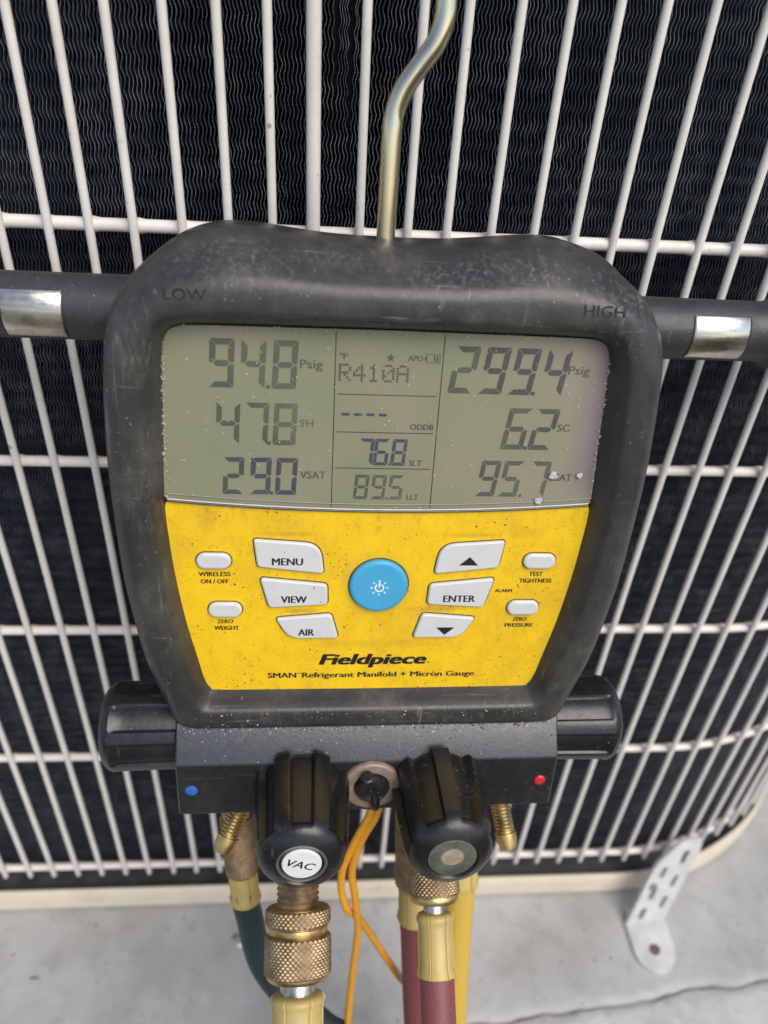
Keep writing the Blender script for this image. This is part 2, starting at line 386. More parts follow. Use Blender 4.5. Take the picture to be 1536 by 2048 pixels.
# ------------------------------------------------------------------ condenser unit
unit = empty('condenser_unit', 'outdoor condenser with cream wire grille over black finned coil, behind the gauge', 'air conditioner', (60, 90, 0))
UO = np.array([60, 90, 0])
X0, RC = 200., 190.                      # flat front up to x = 200, then a rounded corner
def path(s, off=0.):                     # off > 0 : inside the cabinet
    if s <= X0: return np.array([s, off]), 0.
    a = (s - X0) / RC; r = RC - off; return np.array([X0 + r * math.sin(a), RC - r * math.cos(a)]), a
ZB, ZT = -487 + GZ, 40 + GZ
def wire_mesh(name, r):
    P = [(0, 0, z) for z in (ZB, ZB + 1.2, ZB + 30, ZB + 260, ZT)]; rs = [r * .72, r, r, r, r]
    return tube(P, rs, 14)
ss = [-17.3 - 14.8 * i for i in range(17)] + [13.1 + 14.83 * i for i in range(30)]
V, F = wire_mesh('w', 1.5); first = None
for s in sorted(ss):
    p, a = path(s, -1.2)
    if first is None: o = mk('grille_wire', V, F, M['paint'], unit); first = o
    else: o = first.copy(); C.objects.link(o); o.parent = unit
    o.location = ((p[0] - UO[0] + rng.normal(0, .18)) * S, (p[1] - UO[1]) * S, 0); o.rotation_euler = (rng.normal(0, .0012), rng.normal(0, .0014), rng.uniform(0, 6))
V, F = wire_mesh('w', 2.3)
o = mk('grille_post', V, F, M['paint'], unit); o.location = ((-3.2 - UO[0]) * S, (-1.0 - UO[1]) * S, 0)
for z in (-81, -176, -272, -370, -482.5, 14):
    sr = sorted(list(np.linspace(-300, 195, 12)) + list(np.linspace(200, 470, 30)) + [q + e_ for q in ss for e_ in (-2.6, -1.5, 0, 1.5, 2.6)])
    wk = np.array(ss); RS = [2.2 + .55 * math.exp(-(np.abs(wk - q).min() / 1.5) ** 2) for q in sr]     # paint-filled weld at every crossing
    P = [(*path(q, 2.3)[0], z + GZ) for q in sr]
    mk('grille_rail', *tube(P, RS, 14), M['paint'], unit, org=UO)

# coil: thin corrugated fin edges, far too many and too fine to pick apart
def fins():
    Vs = []; Fs = []; n0 = 0; pitch = 1.26; s = -262.
    per = 6.5; zz = np.arange(-500, 42, per / 4); nz = len(zz)
    tri = np.abs(((zz / per) % 1) - .5) * 4 - 1
    base_row = .12 * np.sin(zz / 31.)
    while s < 440:
        s += pitch * (1 + rng.normal(0, .05))
        (p, a) = path(s, 11.); tx = np.array([math.cos(a), math.sin(a)]); nx = np.array([-math.sin(a), math.cos(a)])
        ph = rng.normal(0, .035)
        t2 = np.abs((((zz + ph * per) / per) % 1) - .5) * 4 - 1
        lat = .52 * t2 * (1 + rng.normal(0, .12, nz)) + base_row + rng.normal(0, .035, nz) + .10 * np.cumsum(rng.normal(0, .03, nz)) * .0
        dep = rng.normal(0, .12, nz) + .3 * np.sin(zz / 9.7 + rng.normal(0, .2))
        if rng.random() < .10:           # a bent stretch
            c = rng.uniform(-480, 20); lat += np.exp(-((zz - c) / rng.uniform(3, 9)) ** 2) * rng.normal(0, .6)
        if 3 < s < 11:                   # a mashed stretch at the top where neighbouring fins lean together
            lat += (np.where(s < 8, 6.2, 10.2) - s) * .42 / (1 + np.exp(-(zz + 42 + 9 * math.sin(s)) / 5))
        w2 = .095
        for dx, dd in ((-w2, 1.), (-w2, 0), (w2, 0), (w2, 1.)):
            q = np.empty((nz, 3)); l_ = lat + dx; e_ = dep * (1 - dd) + 7.5 * dd
            q[:, 0] = p[0] + tx[0] * l_ + nx[0] * e_; q[:, 1] = p[1] + tx[1] * l_ + nx[1] * e_; q[:, 2] = zz + GZ
            Vs.append(q)
        i = np.arange(nz - 1)
        for k in range(3):
            b0, b1 = n0 + k * nz, n0 + (k + 1) * nz
            Fs.append(np.stack([b0 + i, b1 + i, b1 + i + 1, b0 + i + 1], 1))
        n0 += 4 * nz
    V = (np.concatenate(Vs) - UO) * S; Fq = np.concatenate(Fs).astype(np.int32)
    me = bpy.data.meshes.new('coil_fins'); me.vertices.add(len(V)); me.vertices.foreach_set('co', V.ravel())
    me.loops.add(Fq.size); me.loops.foreach_set('vertex_index', Fq.ravel()); me.polygons.add(len(Fq))
    me.polygons.foreach_set('loop_start', np.arange(0, Fq.size, 4, dtype=np.int32)); me.update(calc_edges=True); me.validate()
    me.materials.append(M['fin']); me.materials.append(M['finedge'])
    mi = np.zeros(len(Fq), np.int32); q = 0
    for k, f_ in enumerate(Fs): mi[q:q + len(f_)] = 1 if k % 3 == 1 else 0; q += len(f_)
    me.polygons.foreach_set('material_index', mi); o = bpy.data.objects.new('coil_fins', me); C.objects.link(o); o.parent = unit
    tag(o, kind='stuff')
fins()
V = []
sp = list(np.linspace(-320, 195, 10)) + list(np.linspace(200, 480, 30))
for z in (-506, 44): V += [(*path(s, 18.3)[0], z + GZ) for s in sp]
mk('coil_backing', V, grid_faces(2, len(sp), False), M['coilback'], unit, org=UO)
# refrigerant tubes inside the coil read as faint level bands between the fins
# base pan: a painted rim, an inner floor
def sweep(sec, sps):
    V = []
    for s in sps: V += [(*path(s, o_)[0], z_ + GZ) for o_, z_ in sec]
    n = len(sec); F = []
    for i in range(len(sps) - 1):
        for j in range(n):
            k = (j + 1) % n; F.append((i * n + j, i * n + k, (i + 1) * n + k, (i + 1) * n + j))
    return V, F
mk('base_pan', *sweep([(-3.6, -521.6), (-4.6, -521), (-4.2, -511), (-3.8, -504), (-2.8, -502.4), (-1.4, -503), (-1, -521.6)], sp), M['pan'], unit, org=UO, angle=50)
mk('pan_floor', *sweep([(-.9, -512), (17, -508), (17, -523.4), (-.9, -523.4)], sp), mat_plain('shaded_pan_floor', (.03, .031, .034), .6, vary=.5, nscale=80), unit, org=UO, angle=50)  # floor coloured dark to stand for the shade behind the rim
# ------------------------------------------------------------------ tie-down bracket
brk = empty('tie_down_bracket', 'white slotted metal strap bolted to the concrete pad at the corner of the unit', 'bracket', (222, -30, 0))
BO = np.array([222, -30, 0]); A0 = np.array([208.5, -26.5, 0]); A1 = np.array([236., -23.5, 0]); T0 = np.array([226., -6.3, 66.]); T1 = np.array([253.5, -3.5, 66.])
ax = (A1 - A0); bw = np.linalg.norm(ax); ax /= bw; up = (T0 - A0); L = np.linalg.norm(up); up /= L
up = (up * L + (T1 - A1)) / 2; L = np.linalg.norm(up); up /= L; nb = np.cross(ax, up); nb /= np.linalg.norm(nb)
def plate2d(name, outer, holes, th, origin, e1, e2, mat, parent, org, bev=.15):
    cu = bpy.data.curves.new('c', 'CURVE'); cu.dimensions = '2D'; cu.fill_mode = 'BOTH'; cu.extrude = th / 2; cu.bevel_depth = bev; cu.bevel_resolution = 1
    for P in [outer] + holes:
        sp_ = cu.splines.new('POLY'); sp_.points.add(len(P) - 1); sp_.use_cyclic_u = True
        for q, p in zip(sp_.points, P): q.co = (p[0], p[1], 0, 1)
    to = bpy.data.objects.new('c', cu); C.objects.link(to); me0 = to.to_mesh()
    Vl = np.array([v.co[:] for v in me0.vertices]); F = [tuple(p.vertices) for p in me0.polygons]; to.to_mesh_clear()
    bpy.data.objects.remove(to); bpy.data.curves.remove(cu)
    e3 = np.cross(e1, e2); V = np.asarray(origin) + Vl[:, :1] * e1 + Vl[:, 1:2] * e2 + Vl[:, 2:] * e3
    return mk(name, V, F, mat, parent, angle=30, org=org)
def slot(cx, cy, w_, h_): return round_poly([(cx - w_ / 2, cy - h_ / 2), (cx + w_ / 2, cy - h_ / 2), (cx + w_ / 2, cy + h_ / 2), (cx - w_ / 2, cy + h_ / 2)], w_ * .3, 3)
outer = round_poly([(0, 0), (bw, 0), (bw, L * .86), (bw * .93, L), (bw * .42, L), (0, L * .72)], [0.3, .3, 6, 7, 12, 6], 6)
holes = [slot(8.2, 8.5, 4.2, 11), slot(8.2, 26.5, 4.2, 11), slot(19.6, 17, 4.2, 11), slot(19.6, 35.5, 4.2, 11), slot(8.2, 44.5, 3.8, 9.5), slot(18.5, 56, 4.2, 12)]
plate2d('upright', outer, holes, 2.6, A0 + np.array([0, 0, 1.2]), ax, up, M['bracket'], brk, BO)
fw = np.array([.02, -1., 0]); fw /= np.linalg.norm(fw)
cent = (bw / 2, 19); foot = [(0, 0)] + [(0, 14)] + [(bw / 2 - bw / 2 * math.cos(t), 18 + 15 * math.sin(t)) for t in np.linspace(.1, math.pi - .1, 18)] + [(bw, 14), (bw, 0)]
hole = [(bw / 2 + 3.9 * math.cos(t), 19 + 3.9 * math.sin(t)) for t in np.linspace(0, 2 * math.pi, 18, endpoint=False)]
plate2d('foot', [(p[0], p[1]) for p in foot], [hole], 2.6, A0 + np.array([0, 0, 1.2]), ax, fw, M['bracket'], brk, BO)
bp = A0 + ax * (bw / 2) + fw * 19
mk('bolt', *lathe(bp, (0, 0, 1), [(-1, 3.6), (1.4, 3.6), (2.4, 3.0), (2.8, 1.6)], 18), M['rust'], brk, org=BO)
sp0 = A0 + ax * 5.5 + up * 35 - nb * 0 + np.array([0, -1, 0])
mk('screw', *lathe(sp0, (0.05, -1, .3), [(-1, 2.8), (1.2, 2.9), (2.4, 2.2), (2.7, .8)], 12), M['steel'], brk, org=BO)

# ------------------------------------------------------------------ manifold gauge
G0 = (19.696, -76.939, -170.92 + GZ)
GM = ((0.99973, 0.01859, -0.01366), (0.01006, 0.18165, 0.98331), (0.02077, -0.98319, 0.18141))
gauge = empty('manifold_gauge', 'grey and yellow digital refrigerant manifold gauge hanging in front of the grille', 'gauge', G0)
gauge.matrix_world = Matrix(((GM[0][0], GM[1][0], GM[2][0], G0[0] * S), (GM[0][1], GM[1][1], GM[2][1], G0[1] * S), (GM[0][2], GM[1][2], GM[2][2], G0[2] * S), (0, 0, 0, 1)))
def gw(u, v, h): return np.array(G0) + np.array(GM[0]) * u + np.array(GM[1]) * v + np.array(GM[2]) * h

# --- rubber boot: lofted ring from the inner lip to the outer rim
oT = catmull([(0, 106.6), (16, 106.9), (27, 107.8), (38, 109), (47, 109.3), (54, 108.2), (62, 104.9), (69.3, 99.2)], 10)
oS = catmull([(69.3, 99.2), (74.4, 94), (77.9, 87), (80.3, 78), (81.7, 66), (82.5, 50), (82.7, 40), (82.5, 28), (81.6, 6), (80.3, -6), (78.1, -22), (75.4, -34), (72, -44), (69.2, -51.5), (67, -54.2)], 8)
oB = catmull([(67, -54.2), (62, -55.2), (40, -55.4), (0, -55.4)], 10)
iT = catmull([(0, 84.1), (30, 83.9), (55, 83.7), (60.5, 83.0), (62.8, 81.6)], 10)
iS = catmull([(62.8, 81.6), (64.1, 79.2), (64.7, 74), (65.6, 55), (66.9, 30), (66.3, 15), (64.9, 0), (62.7, -15), (60.1, -28), (58.4, -36), (57.3, -39.6)], 8)
iB = catmull([(57.3, -39.6), (56, -41.6), (53.2, -42.5), (30, -42.7), (0, -42.8)], 10)
def loop(T, Sd, B, n=(44, 64, 40)):
    h_ = np.concatenate([resample(T, n[0])[:-1], resample(Sd, n[1])[:-1], resample(B, n[2])])
    return np.concatenate([h_, [(-p[0], p[1]) for p in h_[-2:0:-1]]])
Ob, Ib = loop(oT, oS, oB), loop(iT, iS, iB); NB = len(Ob)
tn = np.roll(Ob, -1, 0) - np.roll(Ob, 1, 0); nv = tn[:, 0] / (np.linalg.norm(tn, axis=1) + 1e-9)     # +1 along the top, -1 along the bottom
nv = np.convolve(np.r_[nv[-6:], nv, nv[:6]], np.ones(13) / 13, 'valid')
pr_s = [(0, -.8), (.05, 1.0), (.14, 4.2), (.24, 7.2), (.30, 8.0), (.38, 8.3), (.6, 8.3), (.72, 7.8), (.82, 6.9), (.91, 5.4), (.97, 3.8), (1, 1.5), (1, -6), (1, -14), (.99, -26), (.94, -36), (.84, -40), (.4, -41)]
pr_t = [(0, -.8), (.03, 1.0), (.08, 4.2), (.15, 7.4), (.19, 8.1), (.24, 8.3), (.40, 8.4), (.50, 8.0), (.60, 6.3), (.72, 2.8), (.86, -2.0), (.96, -6), (1, -10), (1, -15), (.99, -26), (.94, -36), (.84, -40), (.4, -41)]
pr_b = [(0, -.8), (.09, 1.0), (.2, 3.6), (.30, 6.2), (.36, 7.0), (.42, 7.3), (.55, 7.3), (.7, 7.2), (.8, 7.1), (.93, 6.9), (.98, 6.4), (1, 5), (1, -6), (1, -14), (.99, -26), (.94, -36), (.84, -40), (.4, -41)]
sm = lambda x, a, b: np.clip((x - a) / (b - a), 0, 1) ** 2 * (3 - 2 * np.clip((x - a) / (b - a), 0, 1))
wt, wb = sm(nv, .25, .95), sm(-nv, .3, .95)
V = []
for k in range(len(pr_s)):
    for i in range(NB):
        ws = 1 - wt[i] - wb[i]; a = pr_s[k][0] * ws + pr_t[k][0] * wt[i] + pr_b[k][0] * wb[i]; h = pr_s[k][1] * ws + pr_t[k][1] * wt[i] + pr_b[k][1] * wb[i]
        p = Ib[i] + (Ob[i] - Ib[i]) * a; V.append((p[0], p[1], h))
boot = mk('housing', V, grid_faces(len(pr_s), NB) + [tuple(range((len(pr_s) - 1) * NB, len(pr_s) * NB))], M['boot'], gauge, angle=60)
text('lettering', 'LOW', -62.2, -51.2, 92.0, 3.0, 8.42, M['painted_recess'], boot, -.004)
text('lettering', 'HIGH', 51.6, 63.6, 91.6, 3.3, 8.42, M['painted_recess'], boot, -.002)

# --- face: display above, yellow keypad below, split along a sagging arc
arc = lambda u: 27.3 + 3.0 * (u / 66.8) ** 2
us = np.linspace(-66.4, 66.4, 41)
def side(sgn, v0, v1):
    P = iS if sgn > 0 else iS * np.array([-1, 1])
    return P
top = [p for p in np.concatenate([iT[:-1], iS]) if p[1] > 30.6]
half = np.array(top)
lcd_out = np.concatenate([half, [(u, arc(u)) for u in us[::-1]], [(-p[0], p[1]) for p in half[::-1][:-1]]])
V = [(p[0] * 1.008, p[1], .25) for p in lcd_out]
lcd = mk('lcd_screen', V, [tuple(range(len(V)))], M['lcd'], gauge, smooth=False)
low = np.array([p for p in np.concatenate([iS, iB[1:]]) if p[1] < 29.6])
yel_out = np.concatenate([[(u, arc(u) - .9) for u in us], low, [(-p[0], p[1]) for p in low[::-1][1:]]])
V = [(p[0] * 1.008, p[1] - (.5 if p[1] < -30 else 0), .28) for p in yel_out]
face = mk('keypad_overlay', V, [tuple(range(len(V)))], M['yellow'], gauge, smooth=False)
V = [(p[0] * 1.004, p[1], 1.15) for p in lcd_out]; n = len(V)
lens = mk('lens', V, [tuple(range(n))], M['lens'], gauge, smooth=False, up=True)
def strip(f, h0, r, mat, name, par):
    return mk(name, *tube([(u, f(u), h0) for u in us], r, 10), mat, par)
strip(lambda u: arc(u) + .45, 1.0, .26, mat_plain('lens_rim_clear', (.50, .50, .46), .15), 'lens_edge', lens)
strip(lambda u: arc(u) - .3, .8, .36, mat_plain('lens_rim_dark', (.05, .05, .05), .2), 'lens_edge', lens)
strip(lambda u: arc(u) + 2.1, .62, .16, mat_plain('lens_rim_inner', (.30, .31, .25), .3), 'lens_edge', lens)

# --- seven segment digits
SEG = {'0': 'abcdef', '1': 'bc', '2': 'abged', '3': 'abgcd', '4': 'fgbc', '5': 'afgcd', '6': 'afgedc', '7': 'abc', '8': 'abcdefg', '9': 'abcdfg'}
def digit(ch, u0, w_, v0, h_, t, slant, mat):
    g_ = .16; m_ = h_ / 2
    Q = {'a': [(g_, h_), (w_ - g_, h_), (w_ - t - g_ * .4, h_ - t), (t + g_ * .4, h_ - t)],
         'd': [(t + g_ * .4, t), (w_ - t - g_ * .4, t), (w_ - g_, 0), (g_, 0)],
         'f': [(0, h_ - g_), (t, h_ - t - g_), (t, m_ + t * .55), (t * .45, m_ + g_), (0, m_ + g_ * 2.2)],
         'b': [(w_, h_ - g_), (w_, m_ + g_ * 2.2), (w_ - t * .45, m_ + g_), (w_ - t, m_ + t * .55), (w_ - t, h_ - t - g_)],
         'e': [(0, g_), (0, m_ - g_ * 2.2), (t * .45, m_ - g_), (t, m_ - t * .55), (t, t + g_)],
         'c': [(w_, g_), (w_ - t, t + g_), (w_ - t, m_ - t * .55), (w_ - t * .45, m_ - g_), (w_, m_ - g_ * 2.2)],
         'g': [(t * .6 + g_, m_), (t + g_ * 1.6, m_ + t * .5), (w_ - t - g_ * 1.6, m_ + t * .5), (w_ - t * .6 - g_, m_), (w_ - t - g_ * 1.6, m_ - t * .5), (t + g_ * 1.6, m_ - t * .5)]}
    V = []; F = []
    for s in SEG[ch]:
        o = len(V); V += [(u0 + x + slant * (y - h_ / 2), v0 + y, .33) for x, y in Q[s]]; F.append(tuple(range(o, len(V))))
    mk('digit', V, F, mat, lcd, smooth=False)
def ddot(u, v, r, mat):
    mk('decimal_point', [(u - r, v - r, .33), (u + r, v - r, .33), (u + r, v + r, .33), (u - r, v + r, .33)], [(0, 1, 2, 3)], mat, lcd, smooth=False)
sg, sb, sv = M['seg'], M['segblue'], M['segviolet']
for ch, u0 in zip('948', (-52.2, -43.3, -34.3)): digit(ch, u0, 7.0, 66.1, 14.2, 1.75, .06, sg)
for ch, u0 in zip('478', (-50.9, -42.5, -34.2)): digit(ch, u0, 6.8, 48.7, 13.0, 1.55, .06, sg)
digit('2', -49.5, 6.2, 32.3, 12.2, 1.5, .06, sb); digit('9', -41.3, 6.2, 32.3, 12.2, 1.5, .06, sb); digit('0', -33.6, 6.4, 32.3, 12.2, 1.5, .06, sb)
ddot(-35.7, 66.6, .55, sg); ddot(-35.6, 49.2, .55, sg); ddot(-35.0, 32.8, .5, sb)
for ch, u0, mt in zip('2994', (17.9, 27.0, 36.0, 45.4), (sg, sv, sv, sv)): digit(ch, u0, 7.1, 66.2, 14.1, 1.75, .13, mt)
for ch, u0 in zip('62', (35.9, 44.5)): digit(ch, u0, 7.1, 48.7, 13.3, 1.6, .13, sg)
for ch, u0 in zip('957', (29.5, 36.8, 45.6)): digit(ch, u0, 6.2, 32.6, 12.2, 1.45, .11, sg)
ddot(43.0, 66.7, .55, sv); ddot(42.9, 49.2, .55, sg); ddot(43.6, 33.0, .5, sg)
for ch, u0 in zip('768', (-8.6, -3.9, 1.5)): digit(ch, u0, 4.5, 42.6, 8.7, 1.05, .07, sb)
for ch, u0 in zip('895', (-9.5, -4.1, 1.3)): digit(ch, u0, 4.4, 31.1, 8.3, 1.0, .07, sg)
ddot(.95, 42.95, .36, sg); ddot(.75, 31.45, .34, sg)
H_ = .33
for b_, u0, u1, v0, c_, mt in (('Psig', -26.6, -20.0, 72.4, 2.6, sg), ('SH', -26.4, -22.4, 54.6, 2.3, sg), ('VSAT', -26.3, -18.4, 37.9, 2.4, sg), ('Psig', 52.8, 59.5, 72.9, 2.6, sg),
                               ('SC', 52.3, 56.3, 54.9, 2.3, sg), ('LSAT', 52.6, 59.6, 38.3, 2.4, sg), ('F', -14.2, -12.8, 75.5, 1.7, sg), ('APO', 4.6, 9.0, 75.5, 1.6, sg),
                               ('ODDB', 6.6, 13.8, 54.4, 1.8, sb), ('SLT', 7.1, 11.1, 42.7, 1.8, sg), ('LLT', 7.1, 10.9, 31.1, 1.8, sg)):
    text('lettering', b_, u0, u1, v0, c_, H_, mt, lcd, .014)
# degree ring, star, battery, dashes, ruled lines
def flat(name, polys, mat, parent, h=.33):
    V = []; F = []
    for P in polys: o = len(V); V += [(p[0], p[1], h) for p in P]; F.append(tuple(range(o, len(V))))
    return mk(name, V, F, mat, parent, smooth=False)
def ringq(cu, cv, r0, r1, n=20, a0=0., a1=2 * math.pi):
    t = np.linspace(a0, a1, n + 1); return [[(cu + r0 * math.cos(t[i]), cv + r0 * math.sin(t[i])), (cu + r1 * math.cos(t[i]), cv + r1 * math.sin(t[i])), (cu + r1 * math.cos(t[i + 1]), cv + r1 * math.sin(t[i + 1])), (cu + r0 * math.cos(t[i + 1]), cv + r0 * math.sin(t[i + 1]))] for i in range(n)]
rect = lambda a, b, c, d: [(a, c), (b, c), (b, d), (a, d)]
flat('degree_mark', ringq(-14.8, 76.9, .28, .48, 12), sg, lcd)
star = [(-.5 + (1.45 if k % 2 == 0 else .58) * math.sin(k * math.pi / 5), 76.2 + (1.45 if k % 2 == 0 else .58) * math.cos(k * math.pi / 5)) for k in range(10)]
flat('star_mark', [[star[0], star[1], (-.5, 76.2), star[9]]] + [[star[k], star[(k + 1) % 10], (-.5, 76.2), star[k - 1]] for k in (2, 4, 6, 8)], sg, lcd)
flat('battery_mark', [rect(9.9, 14, 77.45, 77.65), rect(9.9, 14, 75.05, 75.25), rect(9.9, 10.1, 75.25, 77.45), rect(13.8, 14, 75.25, 77.45), rect(9.45, 9.9, 75.8, 76.9), rect(12.1, 12.55, 75.5, 77.2), rect(12.9, 13.35, 75.5, 77.2)], sg, lcd)
for k in range(4):
    c_ = -13.0 + 3.72 * k; flat('dash_mark', [[(c_ - 1.4, 58.85), (c_ - .9, 59.3), (c_ + .9, 59.3), (c_ + 1.4, 58.85), (c_ + .9, 58.4), (c_ - .9, 58.4)]], sb, lcd)
ln = M['ink']
flat('ruled_line', [rect(-16.55, -16.3, 28.2, 83.4)], ln, lcd, .32); flat('ruled_line', [rect(14.75, 15.0, 28.2, 83.4)], ln, lcd, .32)
for v in (65.0, 53.25, 41.55): flat('ruled_line', [rect(-15.6, 13.9, v - .11, v + .11)], ln, lcd, .32)
DM = {'R': ('11110', '10001', '10001', '11110', '10100', '10010', '10001'), '4': ('00010', '00110', '01010', '10010', '11111', '00010', '00010'), '1': ('00100', '01100', '00100', '00100', '00100', '00100', '01110'),
      '0': ('01110', '10001', '10011', '10101', '11001', '10001', '01110'), 'A': ('01110', '10001', '10001', '11111', '10001', '10001', '10001')}
for k, ch in enumerate('R410A'):
    pl = []
    for r_, row in enumerate(DM[ch]):
        for c_, b_ in enumerate(row):
            if b_ == '1': a_ = -15.4 + 4.22 * k + c_ * .74; d_ = 73.5 - r_ * .76; pl.append(rect(a_, a_ + .62, d_, d_ + .62))
    flat('dot_matrix_character', pl, sg, lcd)

# --- keys
def key(name, P, rad, mat, top=1.5, label=None, grime=True):
    Q = round_poly(P, rad, 6)
    k = mk(name, *pad_loft(Q, [(0, .1), (0, .8), (.12, top - .4), (.3, top - .12), (.55, top), (.55, top, .96)]), mat, gauge, angle=50)
    if label: k['label'] = label
    if grime: mk('key_surround', *pad_loft(inset(Q, -.42), [(0, .2), (0, .345), (.15, .36)]), M['groove'], k)
    return k
mir = lambda P: [(-a, b) for a, b in P]
menu = [(-40.8, 16.9), (-19.5, 15.3), (-18.2, 4.3), (-39.7, 6.8)]; view = [(-39.0, 2.7), (-17.0, .3), (-16.7, -7.6), (-36.2, -8.8)]; air = [(-34.0, -13.0), (-15.4, -11.3), (-12.8, -21.1), (-29.8, -21.1)]
kmenu = key('key', menu, [1.2, 5.2, 1.4, 1.4], M['button'], label='white key with black word at upper left of keypad'); kview = key('key', view, [1.6, 1.6, 1.6, 1.6], M['button']); kair = key('key', air, [1.4, 1.6, 1.4, 4.8], M['button'])
kup = key('key', mir(menu), [1.2, 5.2, 1.4, 1.4], M['button']); kent = key('key', mir(view), [1.6] * 4, M['button']); kdn = key('key', mir(air), [1.4, 1.6, 1.4, 4.8], M['button'])
pill = lambda cu, cv, a, b: [(cu + (a - b) * (1 if math.cos(t) >= 0 else -1) + b * math.cos(t), cv + b * math.sin(t)) for t in np.linspace(.001, 2 * math.pi, 36, endpoint=False)]
for cu, cv in ((-53.4, 8.9), (-50.4, -9.6), (53.4, 9.2), (50.2, -9.1)):
    Q = np.array(pill(cu, cv, 5.5, 2.85)); k = mk('small_key', *pad_loft(Q, [(0, .1), (0, .9), (.15, 1.3), (.5, 1.5), (1.0, 1.58), (1.0, 1.58, .95)]), M['button'], gauge, angle=60)
    mk('key_surround', *pad_loft(inset(Q, -.4), [(0, .2), (0, .345), (.15, .36)]), M['groove'], k)
Q = np.array([(9.7 * math.cos(t), 9.7 * math.sin(t) - .2) for t in np.linspace(0, 2 * math.pi, 64, endpoint=False)])
kpow = mk('power_key', *pad_loft(Q, [(0, .1), (0, 1.2), (.15, 1.7), (.6, 2.05), (1.3, 2.15), (1.3, 2.15, .95)]), M['cyan'], gauge, angle=60); kpow['label'] = 'round light blue power key'
mk('key_surround', *pad_loft(inset(Q, -.5), [(0, .2), (0, .345), (.2, .36)]), M['groove'], kpow)
pi = math.pi
ic = ringq(.1, -.3, 1.15, 1.62, 22, pi / 2 + .55, 2.5 * pi - .55) + [rect(-.14, .36, -.1, 2.6)]
for a in [pi * k / 4 for k in range(8) if k != 2]:
    d_, e_ = np.array([math.cos(a), math.sin(a)]), np.array([-math.sin(a), math.cos(a)]); c_ = np.array([.1, -.3]); ic.append([tuple(c_ + d_ * 2.15 - e_ * .17), tuple(c_ + d_ * 3.1 - e_ * .17), tuple(c_ + d_ * 3.1 + e_ * .17), tuple(c_ + d_ * 2.15 + e_ * .17)])
flat('power_symbol', ic, M['white_ink'], kpow, 2.2)
ik = M['ink']; KT = 1.56
text('lettering', 'MENU', -35.0, -25.0, 7.8, 2.6, KT, ik, kmenu, .026); text('lettering', 'VIEW', -32.2, -23.6, -6.5, 2.6, KT, ik, kview, .026); text('lettering', 'AIR', -26.5, -21.0, -19.6, 2.6, KT, ik, kair, .026); text('lettering', 'ENTER', 22.0, 33.0, -6.3, 2.6, KT, ik, kent, .026)
flat('up_arrow', [[(26.1, 7.9), (32.6, 7.9), (29.5, 11.1)]], ik, kup, KT); flat('down_arrow', [[(20.6, -16.6), (27.0, -16.6), (23.7, -19.7)]], ik, kdn, KT)
for b_, u0, u1, v0, c_ in (('WIRELESS', -58.5, -48.3, 3.0, 1.6), ('ON / OFF', -57.9, -49.0, .25, 1.6), ('ZERO', -53.2, -48.0, -15.2, 1.5), ('WEIGHT', -54.4, -46.1, -17.9, 1.6), ('TEST', 50.7, 55.5, 3.3, 1.6), ('TIGHTNESS', 47.6, 58.9, .6, 1.6),
                           ('ALARM', 39.7, 45.7, -3.2, 1.3), ('ZERO', 47.3, 52.4, -14.8, 1.5), ('PRESSURE', 44.9, 55.0, -17.3, 1.5)):
    text('lettering', b_, u0, u1, v0, c_, .36, ik, face, .027)
text('lettering', 'Fieldpiece', -19.2, 18.6, -32.6, 4.3, .37, ik, face, .046, .22)
text('lettering', 'SMAN', -36.9, -26.9, -38.2, 2.2, .36, ik, face, .032); text('lettering', 'TM', -26.7, -25.2, -36.6, .6, .36, ik, face, .01)
text('lettering', 'Refrigerant Manifold + Micron Gauge', -25.0, 36.4, -38.2, 2.2, .36, ik, face, .032); text('lettering', '®', 18.9, 19.7, -32.5, .8, .36, ik, face, .0)

# --- manifold block
def prism(prof, u0, u1, bev=.5):
    P = round_poly(prof, bev, 3); V = []; n = len(P); us_ = (u0, u0 + .5, u1 - .5, u1)
    for i, u_ in enumerate(us_):
        for q in (inset(P, .5 if i in (0, 3) else 0)): V.append((u_, q[1], q[0]))
    return V, grid_faces(4, n) + [tuple(range(n)), tuple(range(3 * n, 4 * n))]
block = mk('manifold_block', *prism([(4.6, -53.8), (12, -66.8), (12, -90), (-30, -90), (-30, -53.8)], -68.5, 68.5, .8), M['block'], gauge, angle=40)
mk('red_dot', *lathe((63.0, -77.4, 11.9), (0, 0, 1), [(0, 2.1), (.5, 2.1), (.9, 1.7), (1.05, .8)], 20), M['reddot'], block)
mk('blue_dot', *lathe((-63.4, -78.2, 11.9), (0, 0, 1), [(0, 2.2), (.35, 2.1), (.5, 1.5), (.5, .6)], 14), M['bluedot'], block)
washer = mk('port_washer', *lathe((.4, -77.2, 11.5), (0, 0, 1), [(0, 10.6), (1.4, 10.6), (2.1, 10.2), (2.3, 9.6), (2.3, 6.6), (1.2, 6.4)], 48), M['copper'], gauge, angle=45)
plug = mk('port_plug', *lathe((.4, -77.4, 11), (0, 0, 1), [(0, 6.3), (3.2, 6.2), (4.2, 5.6), (4.6, 4.4), (4.0, 3.0), (3.6, 1.0)], 36), M['knob'], gauge)
mk('plug_tab', *tube(catmull([(-1.6, -74.2, 13), (-1.7, -71.6, 15.2), (-1.6, -69.6, 16.6), (-1.6, -68.8, 17)], 5), [2.2] * 14 + [1.9, 1.1], 14), M['knob'], plug)
mk('plug_tab', *tube(catmull([(1.6, -80.5, 14), (1.9, -83.6, 15), (2.0, -86.0, 14.6)], 6), [1.8] * 12 + [1.5], 12), M['knob'], plug)
# a small boss under the port
mk('port_boss', *lathe((.4, -79.2, 2), (0, 0, 1), [(0, 11.6), (9.2, 11.6), (9.7, 11.2)], 40), M['block'], block)

